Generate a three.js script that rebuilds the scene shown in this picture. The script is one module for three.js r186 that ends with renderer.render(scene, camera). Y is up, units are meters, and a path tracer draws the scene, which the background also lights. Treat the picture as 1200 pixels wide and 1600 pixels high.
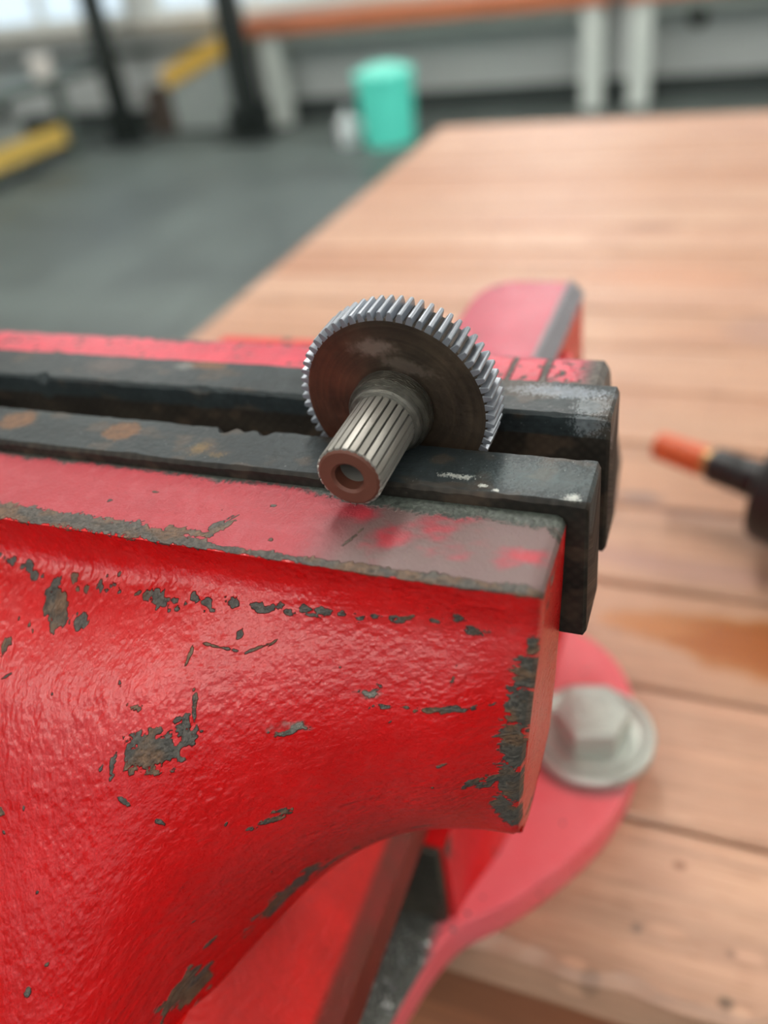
import * as THREE from 'three';
import { mergeGeometries, toCreasedNormals, mergeVertices } from 'three/addons/utils/BufferGeometryUtils.js';
import { RoundedBoxGeometry } from 'three/addons/geometries/RoundedBoxGeometry.js';
import { RectAreaLightUniformsLib } from 'three/addons/lights/RectAreaLightUniformsLib.js';

// ---------------------------------------------------------------- camera, sky, lamps, exposure
const EYE = 1.065;                                    // camera height over the floor; the camera stands at x = z = 0
const scene = new THREE.Scene();
const camera = new THREE.PerspectiveCamera(2 * Math.atan(800 / 1320) * 180 / Math.PI, 0.75, 0.01, 40);
camera.position.set(0, EYE, 0);
{
  const right = new THREE.Vector3(0.9305, -0.1200, -0.3460).normalize();
  const fwd = new THREE.Vector3(-0.3482, -0.5827, -0.7343).normalize();
  const up = new THREE.Vector3().crossVectors(right, fwd).normalize();
  const r2 = new THREE.Vector3().crossVectors(fwd, up).normalize();
  camera.quaternion.setFromRotationMatrix(new THREE.Matrix4().makeBasis(r2, up, fwd.clone().negate()));
}
camera.focus = 0.118;
camera.userData.fStop = camera.getFocalLength() / 3.3;  // an aperture 3.3 mm across
const SKY = 1.1, LAMP = 16.5, UPLIGHT = 14.5, EXPOSURE = 1.15;
scene.background = new THREE.Color(0.90, 0.95, 0.98);    // bright overcast sky beyond the windows
scene.backgroundIntensity = SKY;
const renderer = new THREE.WebGLRenderer({ antialias: true });
renderer.toneMapping = THREE.LinearToneMapping;
renderer.toneMappingExposure = EXPOSURE;
renderer.shadowMap.enabled = true;
RectAreaLightUniformsLib.init();
const ADDED_LAMPS = [[-3.4, -3.9], [-0.8, -3.9], [1.8, -3.9], [-3.2, -1.5], [-0.55, -1.2], [1.8, -1.2], [-2.3, 2.2], [-0.8, 2.2], [0.8, 2.0]];
const CEIL = 3.0;

// ---------------------------------------------------------------- helpers
const C = (s) => new THREE.Color(s);
// toCreasedNormals joins points closer than a hundredth of a unit: enlarge these millimetre shapes while it works
const creased = (g, angle) => toCreasedNormals(g.scale(20000, 20000, 20000), angle).scale(1 / 20000, 1 / 20000, 1 / 20000);
const smooth = (a, b, x) => { const t = Math.min(1, Math.max(0, (x - a) / (b - a))); return t * t * (3 - 2 * t); };
const lerp = (a, b, t) => a + (b - a) * t;
const clamp = (x, a = 0, b = 1) => Math.min(b, Math.max(a, x));
function rng(seed) { let a = seed >>> 0; return () => { a = (a + 0x6d2b79f5) | 0; let t = Math.imul(a ^ (a >>> 15), 1 | a); t = (t + Math.imul(t ^ (t >>> 7), 61 | t)) ^ t; return ((t ^ (t >>> 14)) >>> 0) / 4294967296; }; }
const HASH = new Float32Array(65536); { const r = rng(77); for (let i = 0; i < 65536; i++) HASH[i] = r(); }
const h2 = (x, y) => HASH[(Math.imul(x, 374761) ^ Math.imul(y, 668265)) >>> 3 & 65535];
function vn(x, y, per = 0) {                          // value noise 0..1, periodic when per > 0
  let xi = Math.floor(x), yi = Math.floor(y); const fx = x - xi, fy = y - yi;
  const ux = fx * fx * (3 - 2 * fx), uy = fy * fy * (3 - 2 * fy);
  let x1 = xi + 1, y1 = yi + 1;
  if (per) { xi = ((xi % per) + per) % per; yi = ((yi % per) + per) % per; x1 = ((x1 % per) + per) % per; y1 = ((y1 % per) + per) % per; }
  const a = h2(xi, yi), b = h2(x1, yi), c = h2(xi, y1), d = h2(x1, y1);
  return a + (b - a) * ux + (c - a) * uy + (a - b - c + d) * ux * uy;
}
function fbm(x, y, oct = 4, per = 0) { let s = 0, a = 0.5, n = 0; for (let i = 0; i < oct; i++) { s += a * vn(x + i * 17, y + i * 31, per); n += a; a *= 0.5; x *= 2; y *= 2; per *= 2; } return s / n; }
function pw(xs, ys, x) { let i = 0; while (i < xs.length - 2 && x > xs[i + 1]) i++; return ys[i] + (ys[i + 1] - ys[i]) * clamp((x - xs[i]) / (xs[i + 1] - xs[i])); }
function dataTex(w, h, data, srgb, wrap = THREE.RepeatWrapping) {
  const t = new THREE.DataTexture(data, w, h, THREE.RGBAFormat);
  t.magFilter = THREE.LinearFilter; t.minFilter = THREE.LinearMipmapLinearFilter; t.generateMipmaps = true;
  t.wrapS = t.wrapT = wrap; if (srgb) t.colorSpace = THREE.SRGBColorSpace; t.needsUpdate = true; return t;
}
// fn(u, v, out) fills out = [r, g, b (sRGB 0..255), roughness 0..1, height 0..1, metalness 0..1]
function maps(w, h, fn, { wrap, bump = true, metal = false } = {}) {
  const c = new Uint8Array(w * h * 4), o = new Uint8Array(w * h * 4), b = bump ? new Uint8Array(w * h * 4) : null, out = [0, 0, 0, 0.5, 0.5, 0];
  for (let j = 0, k = 0; j < h; j++) for (let i = 0; i < w; i++, k += 4) {
    fn((i + 0.5) / w, (j + 0.5) / h, out);
    c[k] = clamp(out[0], 0, 255); c[k + 1] = clamp(out[1], 0, 255); c[k + 2] = clamp(out[2], 0, 255); c[k + 3] = 255;
    o[k] = 255; o[k + 1] = clamp(out[3]) * 255; o[k + 2] = clamp(out[5]) * 255; o[k + 3] = 255;
    if (b) { b[k] = b[k + 1] = b[k + 2] = clamp(out[4]) * 255; b[k + 3] = 255; }
  }
  const orm = dataTex(w, h, o, false, wrap), r = { map: dataTex(w, h, c, true, wrap), roughnessMap: orm, roughness: 1 };
  if (metal) { r.metalnessMap = orm; r.metalness = 1; }
  if (b) r.bumpMap = dataTex(w, h, b, false, wrap);
  return r;
}
const mat = (o) => new THREE.MeshPhysicalMaterial(o);
const plain = (color, roughness = 0.6, o = {}) => new THREE.MeshStandardMaterial({ color: C(color), roughness, ...o });
const used = {};
function numbered(n) { used[n] = (used[n] ?? -1) + 1; return used[n] ? n + '_' + String(used[n]).padStart(3, '0') : n; }
function mesh(name, geo, m, parent = scene) {
  const o = new THREE.Mesh(geo, m); o.name = parent === scene ? numbered(name) : name; o.castShadow = o.receiveShadow = true;
  if (parent !== scene) { const k = parent.children.filter((c) => c.userData.base === name).length; if (k) o.name = name + '_' + String(k).padStart(3, '0'); o.userData.base = name; }
  parent.add(o); return o;
}
function thing(name, label, category, p = [0, 0, 0], turn = 0, group) {
  const g = new THREE.Group(); g.name = numbered(name); g.position.set(...p); g.rotation.y = turn; scene.add(g);
  return tag(g, label, category, group);
}
function tag(o, label, category, group) { o.userData.label = label; o.userData.category = category; if (group) o.userData.group = group; return o; }
const struct = (name, geo, m) => { const o = mesh(name, geo, m); o.userData.kind = 'structure'; return o; };
const box = (x0, x1, y0, y1, z0, z1) => new THREE.BoxGeometry(x1 - x0, y1 - y0, z1 - z0).translate((x0 + x1) / 2, (y0 + y1) / 2, (z0 + z1) / 2);
const rbox = (x0, x1, y0, y1, z0, z1, r = 0.004, s = 2) => new RoundedBoxGeometry(x1 - x0, y1 - y0, z1 - z0, s, r).translate((x0 + x1) / 2, (y0 + y1) / 2, (z0 + z1) / 2);
// a closed solid lofted through columns: cols[i][j] = [x, y, z]; uv(i, j, p) gives texture coordinates
function loft(cols, uv, crease = 0.7) {
  const n = cols.length, m = cols[0].length, pos = [], uvs = [], idx = [];
  for (let i = 0; i < n; i++) for (let j = 0; j <= m; j++) { const p = cols[i][j % m]; pos.push(...p); uvs.push(...uv(i, j, p)); }
  for (let i = 0; i < n - 1; i++) for (let j = 0; j < m; j++) { const a = i * (m + 1) + j, b = a + m + 1; idx.push(a, b, a + 1, b, b + 1, a + 1); }
  for (const [i, flip] of [[0, 1], [n - 1, 0]]) {
    const pts = cols[i].map((p) => new THREE.Vector2(p[2], p[1])), tris = THREE.ShapeUtils.triangulateShape(pts, []), at = pos.length / 3;
    for (let j = 0; j < m; j++) { pos.push(...cols[i][j]); uvs.push(...uv(i, j, cols[i][j], true)); }
    const cw = THREE.ShapeUtils.isClockWise(pts) !== Boolean(flip);
    for (const t of tris) idx.push(...(cw ? [at + t[0], at + t[1], at + t[2]] : [at + t[0], at + t[2], at + t[1]]));
  }
  const g = new THREE.BufferGeometry();
  g.setAttribute('position', new THREE.Float32BufferAttribute(pos, 3)); g.setAttribute('uv', new THREE.Float32BufferAttribute(uvs, 2)); g.setIndex(idx);
  return creased(g, crease);
}
function boxUV(g, s) {                                // texture coordinates in units of s metres, by the dominant normal
  g = g.index ? g.toNonIndexed() : g; const p = g.attributes.position, uv = new Float32Array(p.count * 2);
  const a = new THREE.Vector3(), b = new THREE.Vector3(), c = new THREE.Vector3();
  for (let i = 0; i < p.count; i += 3) {
    a.fromBufferAttribute(p, i); b.fromBufferAttribute(p, i + 1); c.fromBufferAttribute(p, i + 2);
    const n = b.clone().sub(a).cross(c.clone().sub(a)); const x = Math.abs(n.x), y = Math.abs(n.y), z = Math.abs(n.z);
    [a, b, c].forEach((q, k) => { const u = x > y && x > z ? [q.z, q.y] : y > z ? [q.x, q.z] : [q.x, q.y]; uv[(i + k) * 2] = u[0] / s; uv[(i + k) * 2 + 1] = u[1] / s; });
  }
  g.setAttribute('uv', new THREE.BufferAttribute(uv, 2)); return g;
}

// ---------------------------------------------------------------- the room
const plaster = plain('#a9aca6', 0.9), plasterMat = (() => {
  const m = maps(512, 512, (u, v, o) => { const n = fbm(u * 8, v * 8, 4, 8); o[0] = 200 + 12 * n; o[1] = 205 + 12 * n; o[2] = 203 + 12 * n; o[3] = 0.85; o[4] = fbm(u * 64, v * 64, 2, 64); });
  return mat({ ...m, bumpScale: 0.001 });
})();
const floorMat = (() => {
  const m = maps(1024, 1024, (u, v, o) => {
    const n = fbm(u * 6, v * 6, 5, 6), f = fbm(u * 180, v * 180, 2, 180), s = smooth(0.55, 0.75, fbm(u * 10 + 40, v * 3, 4, 0));
    const k = 0.75 + 0.4 * n + 0.12 * (f - 0.5) + 0.08 * s; o[0] = 86 * k; o[1] = 95 * k; o[2] = 92 * k; o[3] = 0.4 + 0.2 * n; o[4] = f;
  });
  return mat({ ...m, bumpScale: 0.0006 });
})();
const X0 = -5.6, X1 = 3.2, Z0 = -5.36, Z1 = 3.0, T = 0.2;
struct('floor', boxUV(box(X0 - T, X1 + T, -T, 0, Z0 - T, Z1 + T), 2), floorMat);
struct('ceiling', box(X0 - T, X1 + T, CEIL, CEIL + T, Z0 - T, Z1 + T), plain('#e9e9e4', 0.9));
struct('wall_left', boxUV(box(X0 - T, X0, 0, CEIL, Z0 - T, Z1 + T), 1.5), plasterMat);
struct('wall_right', boxUV(box(X1, X1 + T, 0, CEIL, Z0 - T, Z1 + T), 1.5), plasterMat);
{ // a long row of windows in the far wall over the low benches, and a shorter row behind the viewer
  const frameMat = plain('#d9dcd8', 0.5), glass = mat({ color: C('#f4fbff'), transmission: 1, roughness: 0.02, thickness: 0, ior: 1.5 });
  let count = 0;
  const windows = (name, z0, z1, SILL, HEAD, xs, wallMat) => {
    const n = xs.length - 1, g = [box(X0 - T, X1 + T, 0, SILL, z0, z1), box(X0 - T, X1 + T, HEAD, CEIL, z0, z1)];
    for (let i = 0; i <= n; i++) { const a = i === 0 ? X0 - T : xs[i] - 0.09, b = i === n ? X1 + T : xs[i] + 0.09; g.push(box(a, b, SILL, HEAD, z0, z1)); }
    struct(name, boxUV(mergeGeometries(g), 1.5), wallMat);
    for (let i = 0; i < n; i++) {
      const a = xs[i] + 0.09, b = xs[i + 1] - 0.09, w = new THREE.Group(); w.name = 'window_' + (++count); w.userData.kind = 'structure'; w.position.set((a + b) / 2, SILL, (z0 + z1) / 2); scene.add(w);
      const W = b - a, H = HEAD - SILL, f = 0.05;
      mesh('window_frame', mergeGeometries([box(-W / 2, W / 2, 0, f, -f / 2, f / 2), box(-W / 2, W / 2, H - f, H, -f / 2, f / 2), box(-W / 2, -W / 2 + f, f, H - f, -f / 2, f / 2), box(W / 2 - f, W / 2, f, H - f, -f / 2, f / 2), box(-f / 2, f / 2, f, H - f, -f / 2, f / 2)]), frameMat, w);
      for (const s of [-1, 1]) mesh('pane', box(s < 0 ? -W / 2 + f : f / 2, s < 0 ? -f / 2 : W / 2 - f, f, H - f, -0.003, 0.003), glass, w);
    }
  };
  const xs = []; for (let i = 0; i <= 5; i++) xs.push(lerp(X0 + 0.15, X1 - 0.3, i / 5));
  windows('wall_back', Z0 - T, Z0, 0.62, 2.55, xs, plasterMat);
  windows('wall_front', Z1, Z1 + T, 1.15, 2.6, [-4.9, -3.3, -1.7, -0.1, 1.5], plain('#5d6663', 0.8));
  struct('trim_1', rbox(X0, X1, 0.57, 0.62, Z0, Z0 + 0.09, 0.008), plain('#b9b3a6', 0.7));
}
const baseboardMat = plain('#39413f', 0.7);
struct('baseboard_back', box(X0 + 0.02, X1 - 0.02, 0, 0.1, Z0, Z0 + 0.02), baseboardMat);
struct('baseboard_left', box(X0, X0 + 0.02, 0, 0.1, Z0 + 0.02, Z1), baseboardMat);
{ // hanging battens added out of view to light the room: a glowing tray and an area light just below it, and another above it that washes the ceiling
  const housing = plain('#e6e6e2', 0.5), glow = new THREE.MeshStandardMaterial({ color: 0xffffff, emissive: C('#fff8f0'), emissiveIntensity: 3 });
  ADDED_LAMPS.forEach(([x, z]) => {
    const g = thing('added_ceiling_light', 'added long white hanging light out of view over the workshop', 'light', [x, 2.55, z], z > 0 ? Math.PI / 2 : 0, 'added hanging lights of the workshop');
    mesh('housing', mergeGeometries([box(-0.16, -0.145, -0.02, 0.03, -0.62, 0.62), box(0.145, 0.16, -0.02, 0.03, -0.62, 0.62), box(-0.145, 0.145, -0.02, 0.03, 0.605, 0.62), box(-0.145, 0.145, -0.02, 0.03, -0.62, -0.605)]), housing, g);
    mesh('diffuser', box(-0.145, 0.145, -0.004, 0.012, -0.605, 0.605), glow, g);
    for (const e of [-0.45, 0.45]) mesh('hanger', new THREE.CylinderGeometry(0.004, 0.004, CEIL - 2.55 - 0.012, 8).translate(0, (CEIL - 2.55 + 0.012) / 2, e), housing, g);
    for (const [dy, turn, power] of [[-0.008, -Math.PI / 2, LAMP], [0.018, Math.PI / 2, UPLIGHT]]) { const l = new THREE.RectAreaLight(C('#fdf8f4'), power, 0.28, 1.2); l.position.set(0, dy, 0); l.rotation.set(turn, 0, 0); g.add(l); }
  });
}

// ---------------------------------------------------------------- materials of the vise, the gear and the bench
const PAINT = [198, 4, 9], DARK = [62, 58, 52], RUST = [84, 62, 46];
// generic worn red paint, repeating every 0.12 m
const paintMaps = (chips, tint = PAINT) => maps(1024, 1024, (u, v, o) => {
  const n = fbm(u * 9, v * 9, 5, 9), f = fbm(u * 110, v * 110, 2, 110), g = fbm(u * 40 + 9, v * 40, 3, 0);
  const chip = smooth(chips, chips + 0.02, fbm(u * 14 + 3, v * 14 + 5, 5, 14)), dustAndSheen = smooth(0.45, 0.8, n) * 0.22;  // the pale veil here is only random dusty patches
  for (let k = 0; k < 3; k++) { const c = lerp(tint[k] * (0.93 + 0.14 * n), [190, 150, 150][k], dustAndSheen * 0.5); o[k] = lerp(c, DARK[k] * (0.7 + 0.6 * g), chip); }
  o[3] = lerp(0.3 + 0.12 * f, 0.6, chip); o[4] = lerp(0.6 + 0.4 * f, 0.15 + 0.2 * g, chip);
});
const paintA = paintMaps(0.74), red = mat({ ...paintA, bumpScale: 0.00016 });
const pinkMaps = paintMaps(0.86, [172, 50, 74]), pinkRed = mat({ ...pinkMaps, specularIntensity: 0.7, bumpScale: 0.00014 });
const greasyMaps = maps(512, 512, (u, v, o) => { const n = fbm(u * 8, v * 8, 5, 8), f = fbm(u * 70, v * 70, 2, 70); const k = 0.55 + 0.8 * n; o[0] = 62 * k; o[1] = 57 * k; o[2] = 47 * k; o[3] = 0.42 + 0.3 * f; o[4] = 0.5 * n + 0.5 * f; });
const greasy = mat({ ...greasyMaps, bumpScale: 0.0006 });

// ---------------------------------------------------------------- the workbench
const BENCH = 0.85, BX = [-0.3215, 1.0], BZ = [-0.0985, -0.985], NP = 18, PW = (BZ[0] - BZ[1]) / NP;
const bench = thing('workbench', 'wooden workbench top of long narrow reddish planks carrying the red vise', 'workbench', [0.34, 0, -0.54]);
{
  // the planks share one map laid over the bench in metres: u over 0.7 m of x, v over 0.9 m of z
  const stains = [[0.015, -0.226, 0.035, 0.009, [150, 84, 26], 0.85], [0.03, -0.222, 0.03, 0.012, [150, 80, 24], 0.9], [-0.012, -0.2265, 0.016, 0.005, [176, 112, 60], 0.6],
    [-0.024, -0.302, 0.009, 0.004, [112, 92, 88], 0.6], [0.0, -0.294, 0.02, 0.005, [150, 120, 112], 0.4], [-0.029, -0.262, 0.02, 0.006, [160, 118, 106], 0.5], [0.002, -0.258, 0.03, 0.006, [166, 128, 118], 0.5],
    [-0.055, -0.64, 0.018, 0.012, [150, 108, 86], 0.5], [0.02, -0.47, 0.018, 0.02, [150, 116, 104], 0.5], [-0.04, -0.545, 0.05, 0.02, [196, 140, 110], 0.5], [0.0055, -0.1365, 0.0016, 0.0012, [110, 66, 44], 0.6], [0.004, -0.118, 0.0042, 0.0014, [216, 170, 140], 0.4], [-0.003, -0.1165, 0.0013, 0.0012, [96, 82, 74], 0.55],
    [0.023, -0.117, 0.004, 0.0016, [214, 170, 142], 0.4], [0.019, -0.1165, 0.0013, 0.001, [110, 84, 70], 0.5], [0.0185, -0.1045, 0.0018, 0.0014, [84, 66, 50], 0.7], [0.0215, -0.1035, 0.0022, 0.0012, [214, 172, 142], 0.45], [-0.012, -0.102, 0.0022, 0.0016, [120, 92, 74], 0.5], [-0.016, -0.1035, 0.003, 0.0012, [214, 166, 136], 0.5]];
  const tone = []; { const r = rng(5); for (let i = 0; i < 20; i++) tone.push(r()); }
  const wood = maps(2048, 2048, (u, v, o) => {
    const x = -0.33 + u * 0.7, z = -v * 0.99 - 0.09, q = (BZ[0] - z) / PW, i = Math.floor(q), t = tone[clamp(i, 0, 19)], e = Math.min(q - i, 1 - q + i) * PW;
    const wob = fbm(x * 7 + i * 9.1, z * 30, 3) * 0.012, zz = z + wob;
    const ring = fbm(x * 2.2 + i * 13.7, zz * 330, 3), fine = fbm(x * 30 + i * 5, z * 2300, 2), big = fbm(x * 9 + i * 3.3, z * 22 + 8, 4), pore = smooth(0.62, 0.8, fbm(x * 90, z * 3000, 2));
    const k = 0.86 + 0.2 * ring + 0.07 * (fine - 0.5) + 0.10 * (big - 0.5) + 0.06 * (t - 0.5);
    let r = 187 * k, g = (139 + 8 * t + 14 * (big - 0.5)) * k, b = (108 + 14 * t + 16 * (big - 0.5)) * k;
    const d = 0.22 * pore; r = lerp(r, 110, d); g = lerp(g, 66, d); b = lerp(b, 44, d);
    const soil = smooth(0.56, 0.8, fbm(x * 24 + 3, z * 60, 4)) * 0.22; r = lerp(r, 150, soil); g = lerp(g, 108, soil); b = lerp(b, 88, soil);
    for (const s of stains) { const dx = (x - s[0]) / s[2], dz = (z - s[1]) / s[3], w = dx * dx + dz * dz; if (w < 2.2) { const m = s[5] * smooth(1.9, 0.1, w + 0.8 * (fbm(x * 120, z * 200, 3) - 0.5)); r = lerp(r, s[4][0], m); g = lerp(g, s[4][1], m); b = lerp(b, s[4][2], m); } }
    const fill = smooth(0.0028, 0.0006, e + 0.0012 * (fbm(x * 60, z * 20, 2) - 0.5)); const fl = fbm(x * 40, i, 2); r = lerp(r, lerp(118, 180, fl), fill * 0.6); g = lerp(g, lerp(88, 140, fl), fill * 0.6); b = lerp(b, lerp(70, 110, fl), fill * 0.6);
    o[0] = r; o[1] = g; o[2] = b; o[3] = 0.36 + 0.14 * fine + 0.12 * soil; o[4] = 0.5 + 0.25 * (fine - 0.5) + 0.25 * (ring - 0.5) - 0.3 * pore;
  }, { wrap: THREE.MirroredRepeatWrapping });
  const woodMat = mat({ ...wood, bumpScale: 0.0005 }), TH = 0.014, ox = -bench.position.x, oz = -bench.position.z;
  const uv = (i, j, p) => [(p[0] - ox + 0.33) / 0.7, -(p[2] - oz + (p[1] - BENCH) * 0.7 + 0.09) / 0.99];
  for (let i = 0; i < NP; i++) {
    const z0 = BZ[0] - i * PW - 0.0006, z1 = BZ[0] - (i + 1) * PW + 0.0006, c = 0.0012, dy = (tone[i] - 0.5) * 0.0006, cols = [], front = i === 0, ns = front ? 420 : 1;
    for (let s = 0; s <= ns; s++) {
      const x = lerp(BX[0], BX[1], s / ns) + ox; let bite = 0, drop = 0;
      if (front) { const w = x - ox, n = fbm(w * 70, 3.3, 4), n2 = fbm(w * 16, 9.3, 3); bite = 0.003 * smooth(0.45, 0.8, n) + 0.002 * smooth(0.45, 0.75, n2); drop = 0.3 * bite + 0.0005 * n; }
      const t = BENCH + dy, b = BENCH - TH, f = z0 + oz, k = z1 + oz;
      cols.push([[x, b, k], [x, t - c, k], [x, t, k + c], [x, t, f - c - 1.6 * bite], [x, t - c - drop, f - bite * 0.8], [x, t - c - 0.004 - drop, f - bite * 0.3], [x, b, f]]);
    }
    mesh('plank', loft(cols, uv, front ? 0.5 : 0.4), woodMat, bench);
  }
  const apron = mat({ map: wood.map, roughness: 0.7, color: C('#c9a184') });
  const au = (g) => { const p = g.attributes.position, a = g.attributes.uv; for (let i = 0; i < p.count; i++) a.setXY(i, p.getX(i) / 0.7, p.getY(i) / 0.9 + p.getZ(i) * 0.5); return g; };
  mesh('underboard', au(box(BX[0] + 0.006 + ox, BX[1] - 0.006 + ox, BENCH - TH - 0.03, BENCH - TH, BZ[1] + 0.006 + oz, BZ[0] - 0.012 + oz)), apron, bench);
  mesh('apron', au(rbox(BX[0] + 0.02 + ox, BX[1] - 0.02 + ox, BENCH - 0.17, BENCH - TH - 0.004, BZ[0] - 0.03 + oz, BZ[0] - 0.006 + oz, 0.002)), apron, bench);
  for (const lx of [BX[0] + 0.05, BX[1] - 0.09]) for (const lz of [BZ[0] - 0.1, BZ[1] + 0.06]) mesh('leg', au(rbox(lx + ox, lx + 0.07 + ox, 0, BENCH - TH - 0.03, lz + oz, lz + 0.07 + oz, 0.003)), apron, bench);
}

// ---------------------------------------------------------------- the vise: built in camera-centred metres, then shifted to the group's base
const VB = [-0.089, BENCH, -0.14];
const vise = thing('bench_vise', 'worn red cast steel bench vise with open dark jaws bolted to the plank workbench', 'vise', VB);
const toV = (g) => g.translate(-VB[0], EYE - VB[1], -VB[2]);
const XC = -0.089, HW = 0.0730;
const cat = (xs, n) => new THREE.CatmullRomCurve3(xs.map((p) => new THREE.Vector3(p[0], p[1], 0)), false, 'centripetal').getSpacedPoints(n);

{ // ---- movable jaw: head that flares from a straight jaw into the arm towards the viewer
  const E = [[-67.4, -72.2], [-70, -73], [-73.5, -73.4], [-75.2, -73.2], [-77, -72.2], [-80.5, -70], [-84.5, -68], [-89, -66.7], [-94, -66.3], [-99, -66.8], [-104, -68.2], [-110, -70.8], [-115.8, -73.4]];
  const M = [[-67.4, -72.2], [-70, -72.9], [-73.5, -73], [-75.2, -71.9], [-77.2, -69.2], [-81, -63.5], [-87, -56.5], [-95, -49.5], [-104, -43], [-115, -34.5], [-127, -25.5], [-142, -13.5], [-158, 0]];
  const NR = 60, e = cat(E, NR), m = cat(M, NR);
  const cv = (K, a) => { let i = 0; while (i < K.length - 2 && a > K[i + 1][0]) i++; const p = (j) => K[clamp(j, 0, K.length - 1)], t = clamp((a - p(i)[0]) / (p(i + 1)[0] - p(i)[0])), d = (j) => { const q = p(j - 1), r = p(j + 1); return (r[1] - q[1]) / (r[0] - q[0] || 1); }, h = p(i + 1)[0] - p(i)[0], t2 = t * t, t3 = t2 * t; return (2 * t3 - 3 * t2 + 1) * p(i)[1] + (t3 - 2 * t2 + t) * h * d(i) + (3 * t2 - 2 * t3) * p(i + 1)[1] + (t3 - t2) * h * d(i + 1); };
  const YB = [[0, -158], [10, -154.5], [18, -146], [22.4, -139.5], [26, -138], [30, -136.6], [38, -131], [48, -126.5], [58, -122], [68, -118.5], [80, -117.5]];
  const WB = [[0, 1], [5, 0.972], [10, 0.89], [14, 0.785], [18, 0.643], [22.4, 0.45], [26, 0.322], [30, 0.21], [34, 0.138], [38, 0.088], [48, 0.018], [58, 0], [80, 0]];
  const soft = (K, a) => { let q = 0, n = 0; for (let k = -8; k <= 8; k++) { const w = 1 - Math.abs(k) / 9; q += w * cv(K, Math.abs(a + k * 0.6)); n += w; } return q / n; };
  const yb = (a) => soft(YB, a);
  const wb = (a) => clamp(soft(WB, a));
  const top = 9, cols = [], as = [];
  const N = 150; for (let i = 0; i <= N; i++) as.push(lerp(-HW + 0.0013, HW - 0.0013, i / N) * 1000);
  const list = [[as[0] - 1.3, 1.1], [as[0] - 0.85, 0.35], ...as.map((a) => [a, 0]), [as[N] + 0.85, 0.35], [as[N] + 1.3, 1.1]];
  let k = 0;
  for (const [a0, inset] of list) {
    const sgn = Math.sign(a0) || 1, a = Math.abs(a0), B = wb(a), W0 = smooth(70, 0, a), pts = [];
    for (let i = 0; i < top; i++) pts.push([-67.0 - 0.25 * Math.pow(i / (top - 1), 6), lerp(-88.2, -72.9, i / (top - 1))]);
    for (let i = 0; i <= NR; i++) {
      const t = i / NR, W = lerp(W0, B, Math.pow(t, 1.4)), y0 = lerp(e[i].x, m[i].x, W), zr = lerp(e[i].y, m[i].y, W), z0 = zr > -32 ? -32 + 14 * Math.tanh((zr + 32) / 14) : zr, yn = lerp(-115.8, -158, W), ye = yb(a);
      pts.push([y0 < -67.4 ? -67.4 + (y0 + 67.4) * (ye + 67.4) / (yn + 67.4) : y0, z0]);
    }
    const flat = 0.6 * smooth(61, 72, a); for (let i = top; i < pts.length; i++) pts[i][1] = lerp(pts[i][1], Math.min(pts[i][1], -72.9), flat);
    const L = pts[pts.length - 1];
    pts.push([L[0] - 0.9, L[1] - 0.9], [L[0] - 1.0, L[1] - 2.0]);
    const U = [[-117, -77.5], [-113.5, -82], [-108, -86.5], [-97, -88.2]], V = [[-154, -50], [-139, -84], [-122, -88.2], [-93, -88.2]];
    for (let i = 0; i < 4; i++) pts.push([lerp(U[i][0], V[i][0], B) + (i === 0 ? 0 : 0), lerp(U[i][1], V[i][1], B)]);
    if (B < 0.9) { const q = pts[pts.length - 4]; q[0] = Math.max(q[0], L[0] - 1.0) * (1 - B) + q[0] * B; if (B < 0.5) { q[0] = Math.min(L[0] - 0.9, q[0]); } }
    pts.push([-78, -88.2]);
    // the end faces slant inwards downwards, and their edges are worn round
    cols.push(pts.map(([y, z], j) => {
      const d = pw([-140, -116, -93, -68, -60], [6, 3.8, 2.0, 0, 0], y) * smooth(30, 72.7, a) * (1 - 0.4 * clamp((-72 - z) / 16));
      const cy = lerp(-67, L[0], 0.5), cz = -80, ins = inset, isFront = j >= top - 1 && j <= top + NR;
      const x = XC * 1000 + sgn * (a - d);
      return [x / 1000, (y + (ins ? Math.sign(cy - y) * Math.min(Math.abs(cy - y), ins) : 0)) / 1000, (z + (ins ? (isFront ? -ins * 1.25 : ins * 0.3) : 0)) / 1000];
    }));
    k++;
  }
  // arc length along the middle column sets v
  const nJ = cols[0].length, vs = []; let acc = 0; const mid = cols[Math.floor(cols.length * 0.72)];
  for (let j = 0; j <= nJ; j++) { if (j) { const p = mid[(j - 1) % nJ], q = mid[j % nJ]; acc += Math.hypot(p[1] - q[1], p[2] - q[2]); } vs.push(acc); }
  const VL = vs[top + NR + 2]; // length from the back of the top face to the lower lip
  const uv = (i, j, p, cap) => cap ? [(p[2] + 0.0885 + 0.0785) / 0.11, (-p[1] - 0.067 + 0.036) / VL] : [(p[0] + 0.125) / 0.11, vs[j] / VL];
  // wear: features in (x mm, v 0..1 * VL) -- see FEATURES
  const TW = 2048, THt = 1664, wear = new Float32Array(TW * THt), tintF = new Float32Array(TW * THt), VLmm = VL * 1000;
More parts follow.
